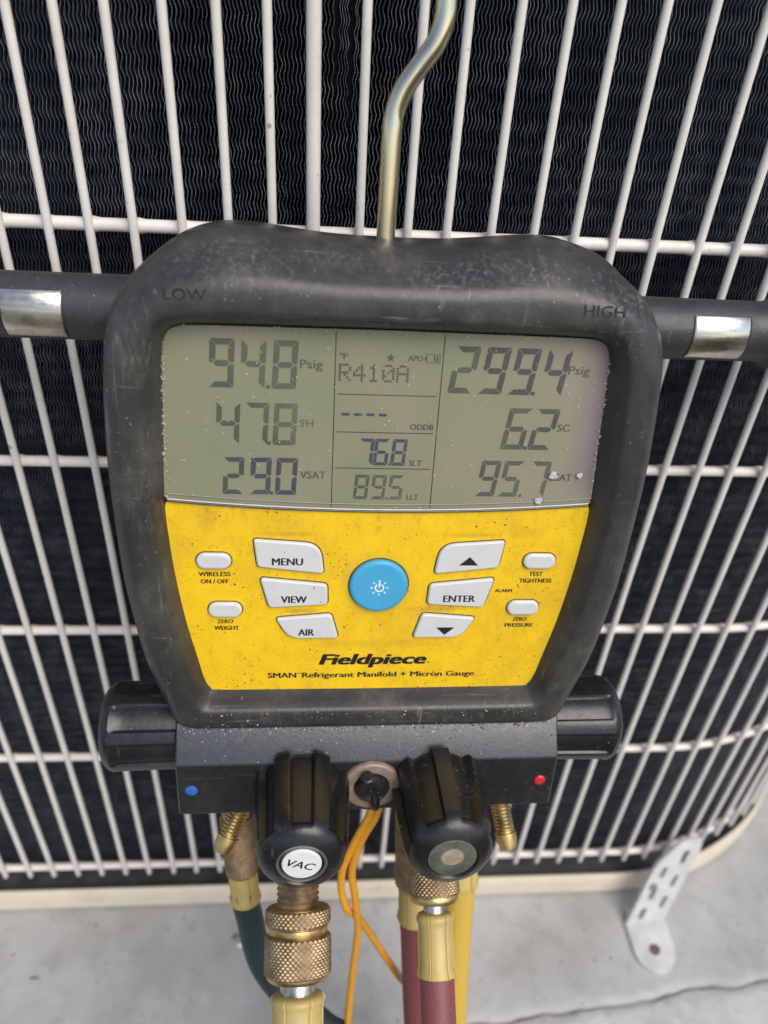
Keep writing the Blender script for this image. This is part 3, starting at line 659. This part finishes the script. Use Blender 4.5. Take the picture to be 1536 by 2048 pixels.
# --- knobs
def flute(nf, depth, wid, t_end=None, ph=0., t_in=-1):
    def f(t, th, r):
        x = ((th + ph) * nf / (2 * pi)) % 1; d = min(x, 1 - x)          # flat-bottomed recesses between broad lobes
        k = max(0., min(1., (wid - d) / .035)); k = k * k * (3 - 2 * k)
        fade = 1 if t_end is None else max(0., min(1., (t_end - t) / 2.8)); return -depth * k * fade
    return f
pk = [(0, 16.4), (.8, 16.9)] + [(x, 17.0 - .06 * x) for x in np.linspace(2, 23.5, 8)] + [(24.5, 15.5), (25.5, 15.45), (26.3, 15.4), (27.1, 15.3), (27.9, 15.2), (28.7, 15.0), (29.5, 14.7), (30.3, 14.3), (31.1, 13.8), (31.9, 13.1), (32.7, 12.0), (33.4, 10.6), (33.8, 9.5), (34.0, 9.0), (33.4, 8.5), (33.0, 8.3)]
def front_knob(u, ph, label):
    k = mk('front_knob', *lathe((u, -77, 12), (0, 0, 1), pk, 168, flute(7, 2.6, .30, 30.6, ph)), M['knob'], gauge, angle=28); k['label'] = label; return k
k1 = front_knob(-24.5, -pi / 2, 'black fluted knob with white cap lettered VAC'); k2 = front_knob(24.5, -pi / 2 + .42, 'black fluted knob with worn clear cap')
mk('cap_ring', *lathe((-24.5, -77, 44.6), (0, 0, 1), [(0, 8.4), (.9, 8.3), (1.1, 7.9), (.9, 7.4), (.2, 7.2)], 44), mat_plain('grey_cap_ring', (.20, .20, .20), .22, .6), k1)
mk('cap', *lathe((-24.5, -77, 44.6), (0, 0, 1), [(0, 6.5), (.9, 6.4), (1.2, 6.0), (1.25, 3)], 40), M['whitecap'], k1)
text('lettering', 'VAC', -29.3, -20.0, -78.4, 3.1, 45.93, ik, k1, .012, .25, rot=-.30)
def f_worn():
    t = NT('worn_cap'); n = t.noise(260, 6, .7); gr = t.n('SeparateXYZ'); t.l(t.tc, gr.inputs[0])
    du = t.mul(gr.outputs[0], -.0245, 'ADD'); dv = t.mul(gr.outputs[1], .0765, 'ADD')
    d = t.n('Math', operation='SQRT'); t.l(t.mul(t.mul(du, du), t.mul(dv, dv), 'ADD'), d.inputs[0]); d = t.mul(d.outputs[0], t.mul(n, .003), 'ADD')
    c = t.mix(t.ramp(d, .0050, .0056), t.mix(t.ramp(n, .4, .65), (.26, .21, .14), (.40, .34, .24)), t.mix(t.ramp(n, .4, .7), (.075, .080, .060), (.15, .15, .12)))
    return t.out(c, .35, bump=n, bstr=.5, bdist=.0006, coat=.4)
mk('cap', *lathe((24.5, -77, 44.6), (0, 0, 1), [(0, 8.2), (.7, 8.1), (1.0, 7.6), (.8, 4), (.7, 1)], 40), f_worn(), k2)
ps = [(0, 15.2), (.6, 15.9)] + [(x, 15.9 + .02 * x) for x in np.linspace(1, 21.5, 8)] + [(22.4, 16.3), (23.0, 16.3), (23.8, 16.2), (25.2, 15.6), (26.6, 14.4), (27.6, 12.6), (28.0, 10), (28.1, 6)]
for sgn, lab in ((-1, 'black fluted side knob at the left end of the manifold'), (1, 'black fluted side knob at the right end of the manifold')):
    k = mk('side_knob', *lathe((sgn * 68.7, -67.5, -10), (sgn, 0, 0), ps, 168, flute(7, 1.0, .33, 23.8, .25 if sgn > 0 else -.2)), M['knob'], gauge, angle=28); k['label'] = lab

# --- side arms with plated clamps bars
for sgn in (-1, 1):
    n_ = 36
    P = [(sgn * x, 82.2, -25.4) for x in (60, 80, 100, 118, 124, 126, 128, 132, 150, 175)]
    rs = [9.9, 9.9, 9.8, 9.8, 9.8, 10.3, 11.5, 12.2, 12.4, 12.2]
    arm = mk('side_arm', *tube(P, rs, n_), M['arm'], gauge, angle=50)
    # plate: a cylindrical sheet proud of the rubber, with a dark painted border standing in for a shaded gap round it
    def cyl_patch(ua, ub, t0, t1, r0, r1, nn=14):
        V = []; F = []
        for k in range(nn + 1):
            t = t0 + (t1 - t0) * k / nn; e = .5 * (1 if k in (0, nn) else 0)
            for q, u_ in enumerate((ua, ua + .6, ub - .6, ub)): V.append((sgn * u_, 82.2 + (r1 - (.35 if q in (0, 3) or e else 0)) * math.sin(t), -25.4 + (r1 - (.35 if q in (0, 3) or e else 0)) * math.cos(t)))
        for k in range(nn):
            for q in range(3): a = k * 4 + q; F.append((a, a + 1, a + 5, a + 4))
        return V, F
    ua, ub = (95.6, 112.6) if sgn < 0 else (97.6, 116)
    mk('painted_clamp_recess', *cyl_patch(ua - .8, ub + .8, -.98, .72, 9, 10.02), M['painted_recess'], arm)
    mk('clamp_plate', *cyl_patch(ua, ub, -.90, .64, 9, 10.35), M['plate'], arm)

# --- hanging hook
hp = catmull([(-2.2, 92, -17), (-2.2, 104, -17), (-2.1, 120, -16.5), (-2.1, 134, -16), (-1.6, 139.5, -16), (.4, 145, -15.6), (4.4, 151, -15), (8.0, 156, -14.6), (9.8, 161.5, -14.4), (10.1, 168, -14.4), (10.2, 185, -14.6)], 8)
mk('hanging_hook', *tube(hp, 2.75, 20), M['hook'], gauge)

# --- plain flare ports at the block ends
def threads(t0, t1, r, pitch=1.25, amp=.42):
    out = []; t = t0; i = 0
    while t < t1: out.append((t, r - (amp if i % 2 else 0))); t += pitch / 2; i += 1
    return out
GI = np.array(GM)
def to_gauge(p): return GI @ (np.asarray(p, float) - np.array(G0))
def in_plane(u_v_h, deg):
    P = gw(*u_v_h); a_ = R(deg); d_ = np.array([0, -math.sin(a_), -math.cos(a_)])
    return lambda x, s_: np.array([x, P[1], P[2]]) + d_ * s_
PF = in_plane((0, -90, 4), 45)
def flare(a_, b_, label):
    P0, P1 = to_gauge(PF(*a_)), to_gauge(PF(*b_)); d = (P1 - P0)
    pr = [(-3, 4.6), (4.5, 4.6)] + threads(5, 15.5, 3.75, 1.3, .32) + [(15.8, 3.4), (16.2, 3.4), (16.6, 4.0), (19.6, 3.9), (22.6, 2.9), (23.0, 1.8)]
    o = mk('flare_port', *lathe(P0, d, pr, 28), M['brass'], gauge, angle=40); o['label'] = label
flare((-26.0, -1.0), (-34.6, 19.4), 'brass flare port below the blue dot'); flare((68.8, -1.0), (72.4, 19.0), 'brass flare port below the red dot')

# ------------------------------------------------------------------ hoses
def knurl(n, amp):
    def f(t, th, r):
        k = n; a = math.cos(k * th + t * k / r); b = math.cos(k * th - t * k / r)
        return amp * (max(a, -.2) * .5 + max(b, -.2) * .5 - .5) if r > 0 else 0
    return f
def knurled(P0, d, t0, t1, r, n=34, amp=.75, ch=.9):
    m_ = max(8, int((t1 - t0) / .22)); ts = np.linspace(t0 + ch, t1 - ch, m_)
    pr = [(t0, r - ch)] + [(t, r) for t in ts] + [(t1, r - ch)]
    kf = knurl(n, amp); return lathe(P0, d, pr, 200, lambda t, th, rr: kf(t, th, rr) if t0 + ch * .9 <= t <= t1 - ch * .9 else 0)
def ribbed(P0, d, prof, nr=6):
    def f(t, th, r):
        x = (th * nr / (2 * pi)) % 1; e = min(x, 1 - x); return .35 * (1 - (e / .035) ** 2) if e < .035 else (-.22 if e < .06 else 0)
    return lathe(P0, d, prof, 150, f)
at = in_plane((0, -88, 6), 52); DF = at(0, 1) - at(0, 0)

# VAC hose: thread, two-piece knurled coupler, shank, yellow sleeve
A = at(-6.9, 0); dv = np.array([.014, DF[1], DF[2]])
hv = empty('vacuum_hose', 'yellow sleeved hose on a large two-band knurled brass coupler below the VAC knob', 'hose', A)
nip = mk('threaded_nipple', *lathe(A, dv, [(0, 6.5), (16, 6.5), (16.2, 7.7), (22, 7.7)] + threads(22.2, 38.6, 7.65, 1.9, .55) + [(39, 6.5)], 48), M['brass_dull'], hv, org=A, angle=50)
cp = mk('coupler', *lathe(A, dv, [(37.6, 8.4), (37.9, 10.4), (43.4, 10.6), (43.9, 10.9), (44.2, 10.5), (46.2, 10.5), (46.5, 10.2), (47, 10), (58.6, 10.4), (59.2, 11.0), (60.2, 10.8), (60.9, 10.2), (61.1, 5.6)], 56), M['brass'], hv, org=A, angle=45)
mk('knurled_band', *knurled(A, dv, 38.0, 43.5, 11.5, 40, .7, .5), M['brass_dull'], cp, org=A, angle=180)
mk('knurled_band', *knurled(A, dv, 46.7, 59.2, 11.65, 40, .7, .5), M['brass_dull'], cp, org=A, angle=180)
mk('shank', *lathe(A, dv, [(60.6, 6.2), (66, 6.15), (67, 6.15)], 36), M['steel'], hv, org=A)
mk('sleeve', *ribbed(A, dv, [(65.3, 6.0), (65.4, 7.6), (65.9, 8.7), (66.8, 9.2), (67.8, 9.2), (68.5, 8.7), (70, 8.55), (92, 8.4), (94, 9.2), (96, 9.2), (96.4, 7.4)]), M['sleeve'], hv, org=A, angle=50)
e = A + dv * 95
mk('tube', *tube(catmull([e, e + dv * 22, (A[0] + 2, A[1] - 118, 160), (A[0] + 6, A[1] - 128, 70), (A[0] + 20, A[1] - 140, 16), (A[0] + 70, A[1] - 190, 5.8), (A[0] + 200, A[1] - 240, 5.8)], 10), 6.9, 20), M['hoseyellow'], hv, org=A)

# front red hose
A = at(42.6, 0); dv = np.array([.012, DF[1], DF[2]])
hr = empty('charging_hose', 'red hose with knurled brass nut and pale yellow sleeve, in front below the right knob', 'hose', A, 'red hoses')
mk('fitting', *lathe(A, dv, [(0, 5.5), (16, 5.5), (17, 6.3), (28, 6.3)], 30), M['brass_dull'], hr, org=A)
nut = mk('knurled_nut', *lathe(A, dv, [(18, 7.8), (19, 8.4), (34.6, 8.4), (35.2, 8.9), (36.8, 8.8), (37.9, 8.0), (38.1, 4)], 48), M['brass'], hr, org=A, angle=45)
mk('knurled_band', *knurled(A, dv, 18.6, 35.2, 9.2, 34, .65, .5), M['brass_dull'], nut, org=A, angle=180)
mk('shank', *lathe(A, dv, [(37.6, 4.05), (41.5, 4.05), (43, 4.05)], 28), M['steel'], hr, org=A)
mk('sleeve', *ribbed(A, dv, [(41.2, 4.2), (41.3, 5.5), (41.8, 6.3), (42.8, 6.6), (44.0, 6.5), (44.6, 6.05), (46, 6.0), (58.8, 6.1), (59.6, 6.4), (61.2, 6.7), (61.9, 6.6), (62.1, 5.8)]), M['sleeve'], hr, org=A, angle=50)
e = A + dv * 61
mk('tube', *tube(catmull([e, e + dv * 26, e + dv * 46, (A[0] + 4, A[1] - 112, 150), (A[0] + 12, A[1] - 120, 60), (A[0] + 30, A[1] - 134, 14), (A[0] + 90, A[1] - 180, 5.2), (A[0] + 240, A[1] - 220, 5.2)], 10), 6.2, 20), M['hosered'], hr, org=A)

# rear hoses leave the back row of ports leaning a little forward
RP = in_plane((0, -90, -10), 22)
def rear(name, label, ends, ss_, pts, tub, group, r_t, nutr, slr, tail):
    A = RP(ends[0], 0); d = RP(ends[1], ss_[2]) - A; d /= np.linalg.norm(d)
    h = empty(name, label, 'hose', A, group); a_, b_, c_ = ss_       # nut end, sleeve start, sleeve end
    mk('fitting', *lathe(A, d, [(-8, 5), (16, 5), (17, 5.6), (30, 5.6)], 28), M['brass_dull'], h, org=A)
    n_ = mk('knurled_nut', *lathe(A, d, [(20, nutr - .9), (a_ - .6, nutr - .7), (a_, nutr - 1.4)], 36), M['brass'], h, org=A)
    mk('knurled_band', *knurled(A, d, 21, a_ - 1, nutr, 30, .6, .5), M['brass_dull'], n_, org=A, angle=180)
    mk('sleeve', *ribbed(A, d, [(b_ - 1.5, 3.8), (b_ - 1.2, slr - .5), (b_, slr), (c_ - 3.4, slr - .1), (c_ - 2.6, slr + .6), (c_ - .3, slr + .5), (c_, slr - .5)]), M['sleeve'], h, org=A, angle=50)
    P = catmull([A + d * (c_ - 6), A + d * (c_ + 2)] + [RP(*p) for p in pts] + [world(p) for p in tail], 10)
    mk('tube', *tube(P, r_t, 20), M[tub], h, org=A); return h
rear('low_side_hose', 'dark teal hose curving down at the left behind the VAC coupler', (-33.4, -28.6), (48, 48.5, 61.5), [(-26.9, 71), (-24.9, 83), (-21.4, 95), (-14, 107.5), (-4.4, 118), (5.2, 128), (18, 142)], 'hoseteal', None, 5.5, 6.7, 5.6, [(40, -160, -440), (70, -190, -500), (130, -240, -518), (260, -300, -518.4)])
rear('high_side_hose', 'red hose hanging behind the other red hose, beside the orange cables', (39.8, 41.5), (56, 57, 73), [(42.0, 80), (43.1, 97), (44.2, 114), (45.6, 130), (48, 150)], 'hosered', 'red hoses', 6.2, 8.5, 6.6, [(54, -160, -460), (66, -180, -508), (110, -230, -517.6), (260, -290, -517.6)])
rear('centre_hose', 'yellow hose hanging at the far right behind the front red hose', (59.6, 60.2), (47, 48, 56), [(60.0, 66), (59.9, 78), (60.0, 104), (60.5, 130), (61.5, 150)], 'hoseyellow', None, 6.3, 6.6, 6.7, [(66, -150, -460), (82, -168, -506), (130, -210, -517.4), (300, -260, -517.4)])

# orange twin cable below the centre port
OC = in_plane((0, -90, 4), 15)
def cable(label, pts, r):
    P = catmull([np.asarray(p, float) for p in pts], 10); A = P[0]
    o = mk('sensor_cable', *tube(P, r, 14), M['orange'], None, org=A); o.location = Vector(A) * S
    tag(o, label, 'cable', 'orange sensor cables')
cable('orange cable strand that veers right behind the red hoses', [OC(23.5, -2) + np.array([0, 6, 0])] + [OC(*p) for p in ((20.4, 9.6), (15.2, 23), (10.6, 36.9), (10.2, 48.7), (12.8, 59.6))] + [OC(16.9, 69) + np.array([0, 4.5, 0]), world((23.3, -112, -339)), world((38.5, -114, -377)), world((47, -104, -412)), world((52, -98, -460)), world((52, -110, -512)), world((70, -200, -521.9))], 1.55)
cable('orange cable strand that hangs straight down to the bottom edge', [OC(26.5, -2) + np.array([0, 6, 0])] + [OC(*p) for p in ((23.2, 9.6), (17.6, 23), (14.2, 38.3), (15.6, 51.6), (17.3, 68), (17.0, 80), (16.2, 90), (15.2, 108), (14.4, 127.5), (14.4, 150))] + [world((18, -160, -470)), world((26, -190, -514)), world((70, -260, -522.2))], 1.55)

# ------------------------------------------------------------------ grit caught on the boot, the display edge and the block seam
def grit(name, pts, size, mat, parent):
    V = []; F = []; base = np.array([(1, 0, 0), (-1, 0, 0), (0, 1, 0), (0, -1, 0), (0, 0, 1), (0, 0, -1)], float)
    tri = [(0, 2, 4), (2, 1, 4), (1, 3, 4), (3, 0, 4), (2, 0, 5), (1, 2, 5), (3, 1, 5), (0, 3, 5)]
    for p in pts:
        r = size * rng.lognormal(0, .45); q = base * rng.uniform(.5, 1.4, (6, 1)) * r * np.array([rng.uniform(.6, 1.7), rng.uniform(.6, 1.4), .7]); a_ = rng.uniform(0, 6.3)
        q = q @ np.array([[math.cos(a_), -math.sin(a_), 0], [math.sin(a_), math.cos(a_), 0], [0, 0, 1]]); o = len(V)
        V += [tuple(x) for x in q + np.asarray(p)]; F += [tuple(i + o for i in t_) for t_ in tri]
    tag(mk(name, V, F, mat, parent, smooth=False), kind='stuff')
for u_, v_, r_ in ((53.2, 40.4, 1.35), (61.8, 40.6, .95), (49.6, 31.6, 1.2)):  # pale discs painted on the lens in place of bright reflections
    mk('painted_glint', *lathe((u_, v_, 1.16), (0, 0, 1), [(0, r_), (.05, r_ * .95), (.08, r_ * .7), (.09, r_ * .3)], 28, lambda t_, th, r: .13 * r * math.sin(3 * th + u_) + .08 * r * math.sin(5 * th + v_)), mat_plain('glint_paint', (.50, .51, .52), .4, vary=.5, nscale=1500), lens)
pale = mat_plain('pale_grit', (.55, .51, .44), .6, vary=.3, nscale=2000); dark = mat_plain('dark_grit', (.10, .085, .06), .7, vary=.4, nscale=2000)
U = rng.uniform
seam = [(U(-66, 66), -55.6 + rng.normal(0, .9), 6.6 + U(-.6, .4)) for _ in range(420)]
lip = [(U(-62, 62), -47.5 - abs(rng.normal(0, 3.2)), 7.3) for _ in range(150)]
chamf = []
for _ in range(170):
    k = U(0, 1); chamf.append((U(-67, 67), -54.5 - 12 * k, 5.1 + 7.0 * k))
lt = [(U(-60, 60), 83.6 + rng.normal(0, .35), .9) for _ in range(120)]
lside = [(-(65.0 + 1.6 * (1 - k)) + rng.normal(0, .35), 31 + 48 * k, .9) for k in U(0, 1, 330)]; rside = [((65.0 + 1.6 * (1 - k)) + rng.normal(0, .3), 31 + 48 * k, .9) for k in U(0, 1, 130)]
grit('grit', lt + lside + rside, .13, pale, lens)
grit('grit', seam[:230] + lip[:60] + chamf[:110], .17, pale, boot)
grit('grit', seam[230:] + lip[60:] + chamf[110:], .2, dark, boot)

# ------------------------------------------------------------------ small litter on the pad
def lump(name, label, cat, x, y, r, mat, sq=(1, .8, .6)):
    bm = bmesh.new(); bmesh.ops.create_icosphere(bm, subdivisions=2, radius=1)
    V = [tuple(np.array(v.co) * np.array(sq) * r * (1 + rng.normal(0, .09))) for v in bm.verts]; F = [tuple(v.index for v in f.verts) for f in bm.faces]; bm.free()
    o = mk(name, V, F, mat, None, angle=180); o.location = (x * S, y * S, r * sq[2] * .8 * S); tag(o, label, cat)
lump('pebble', 'small whitish pebble on the pad left of the teal hose', 'pebble', -48.6, -31.0, 2.0, M['pebble'])
lump('dry_bud', 'dark reddish bud lying beside the pale pebble', 'debris', -51.0, -26.5, 2.4, M['debris'])
lump('leaf_fragment', 'tiny brown leaf crumb on the pad at lower left', 'debris', -172, -46.0, 1.5, M['debris'], (2.2, .6, .3))
for o in list(bpy.data.objects):
    if o.type == 'MESH' and not o.data.users: bpy.data.objects.remove(o)

pts = [(x, y, .25) for x, y in zip(rng.uniform(-230, 330, 1500), rng.uniform(-85, -5, 1500)) if y > edge_y(x) + 4 and not (205 < x < 240 and y < -20)]
V = []; F = []
for x, y, z in pts:
    r = .32 * rng.lognormal(0, .5); o = len(V); a_ = rng.uniform(0, 6.3, 4)
    V += [(x + r * math.cos(a_[0] + k * 2.1), y + r * math.sin(a_[0] + k * 2.1), 0) for k in range(3)] + [(x, y, r * 1.1)]; F += [(o, o + 1, o + 3), (o + 1, o + 2, o + 3), (o + 2, o, o + 3)]
tag(mk('sand', V, F, mat_plain('sand_grains', (.30, .27, .23), .8, vary=.6, nscale=90), None, smooth=False), 'scattered sand grains lying on the concrete pad', 'sand', kind='stuff')
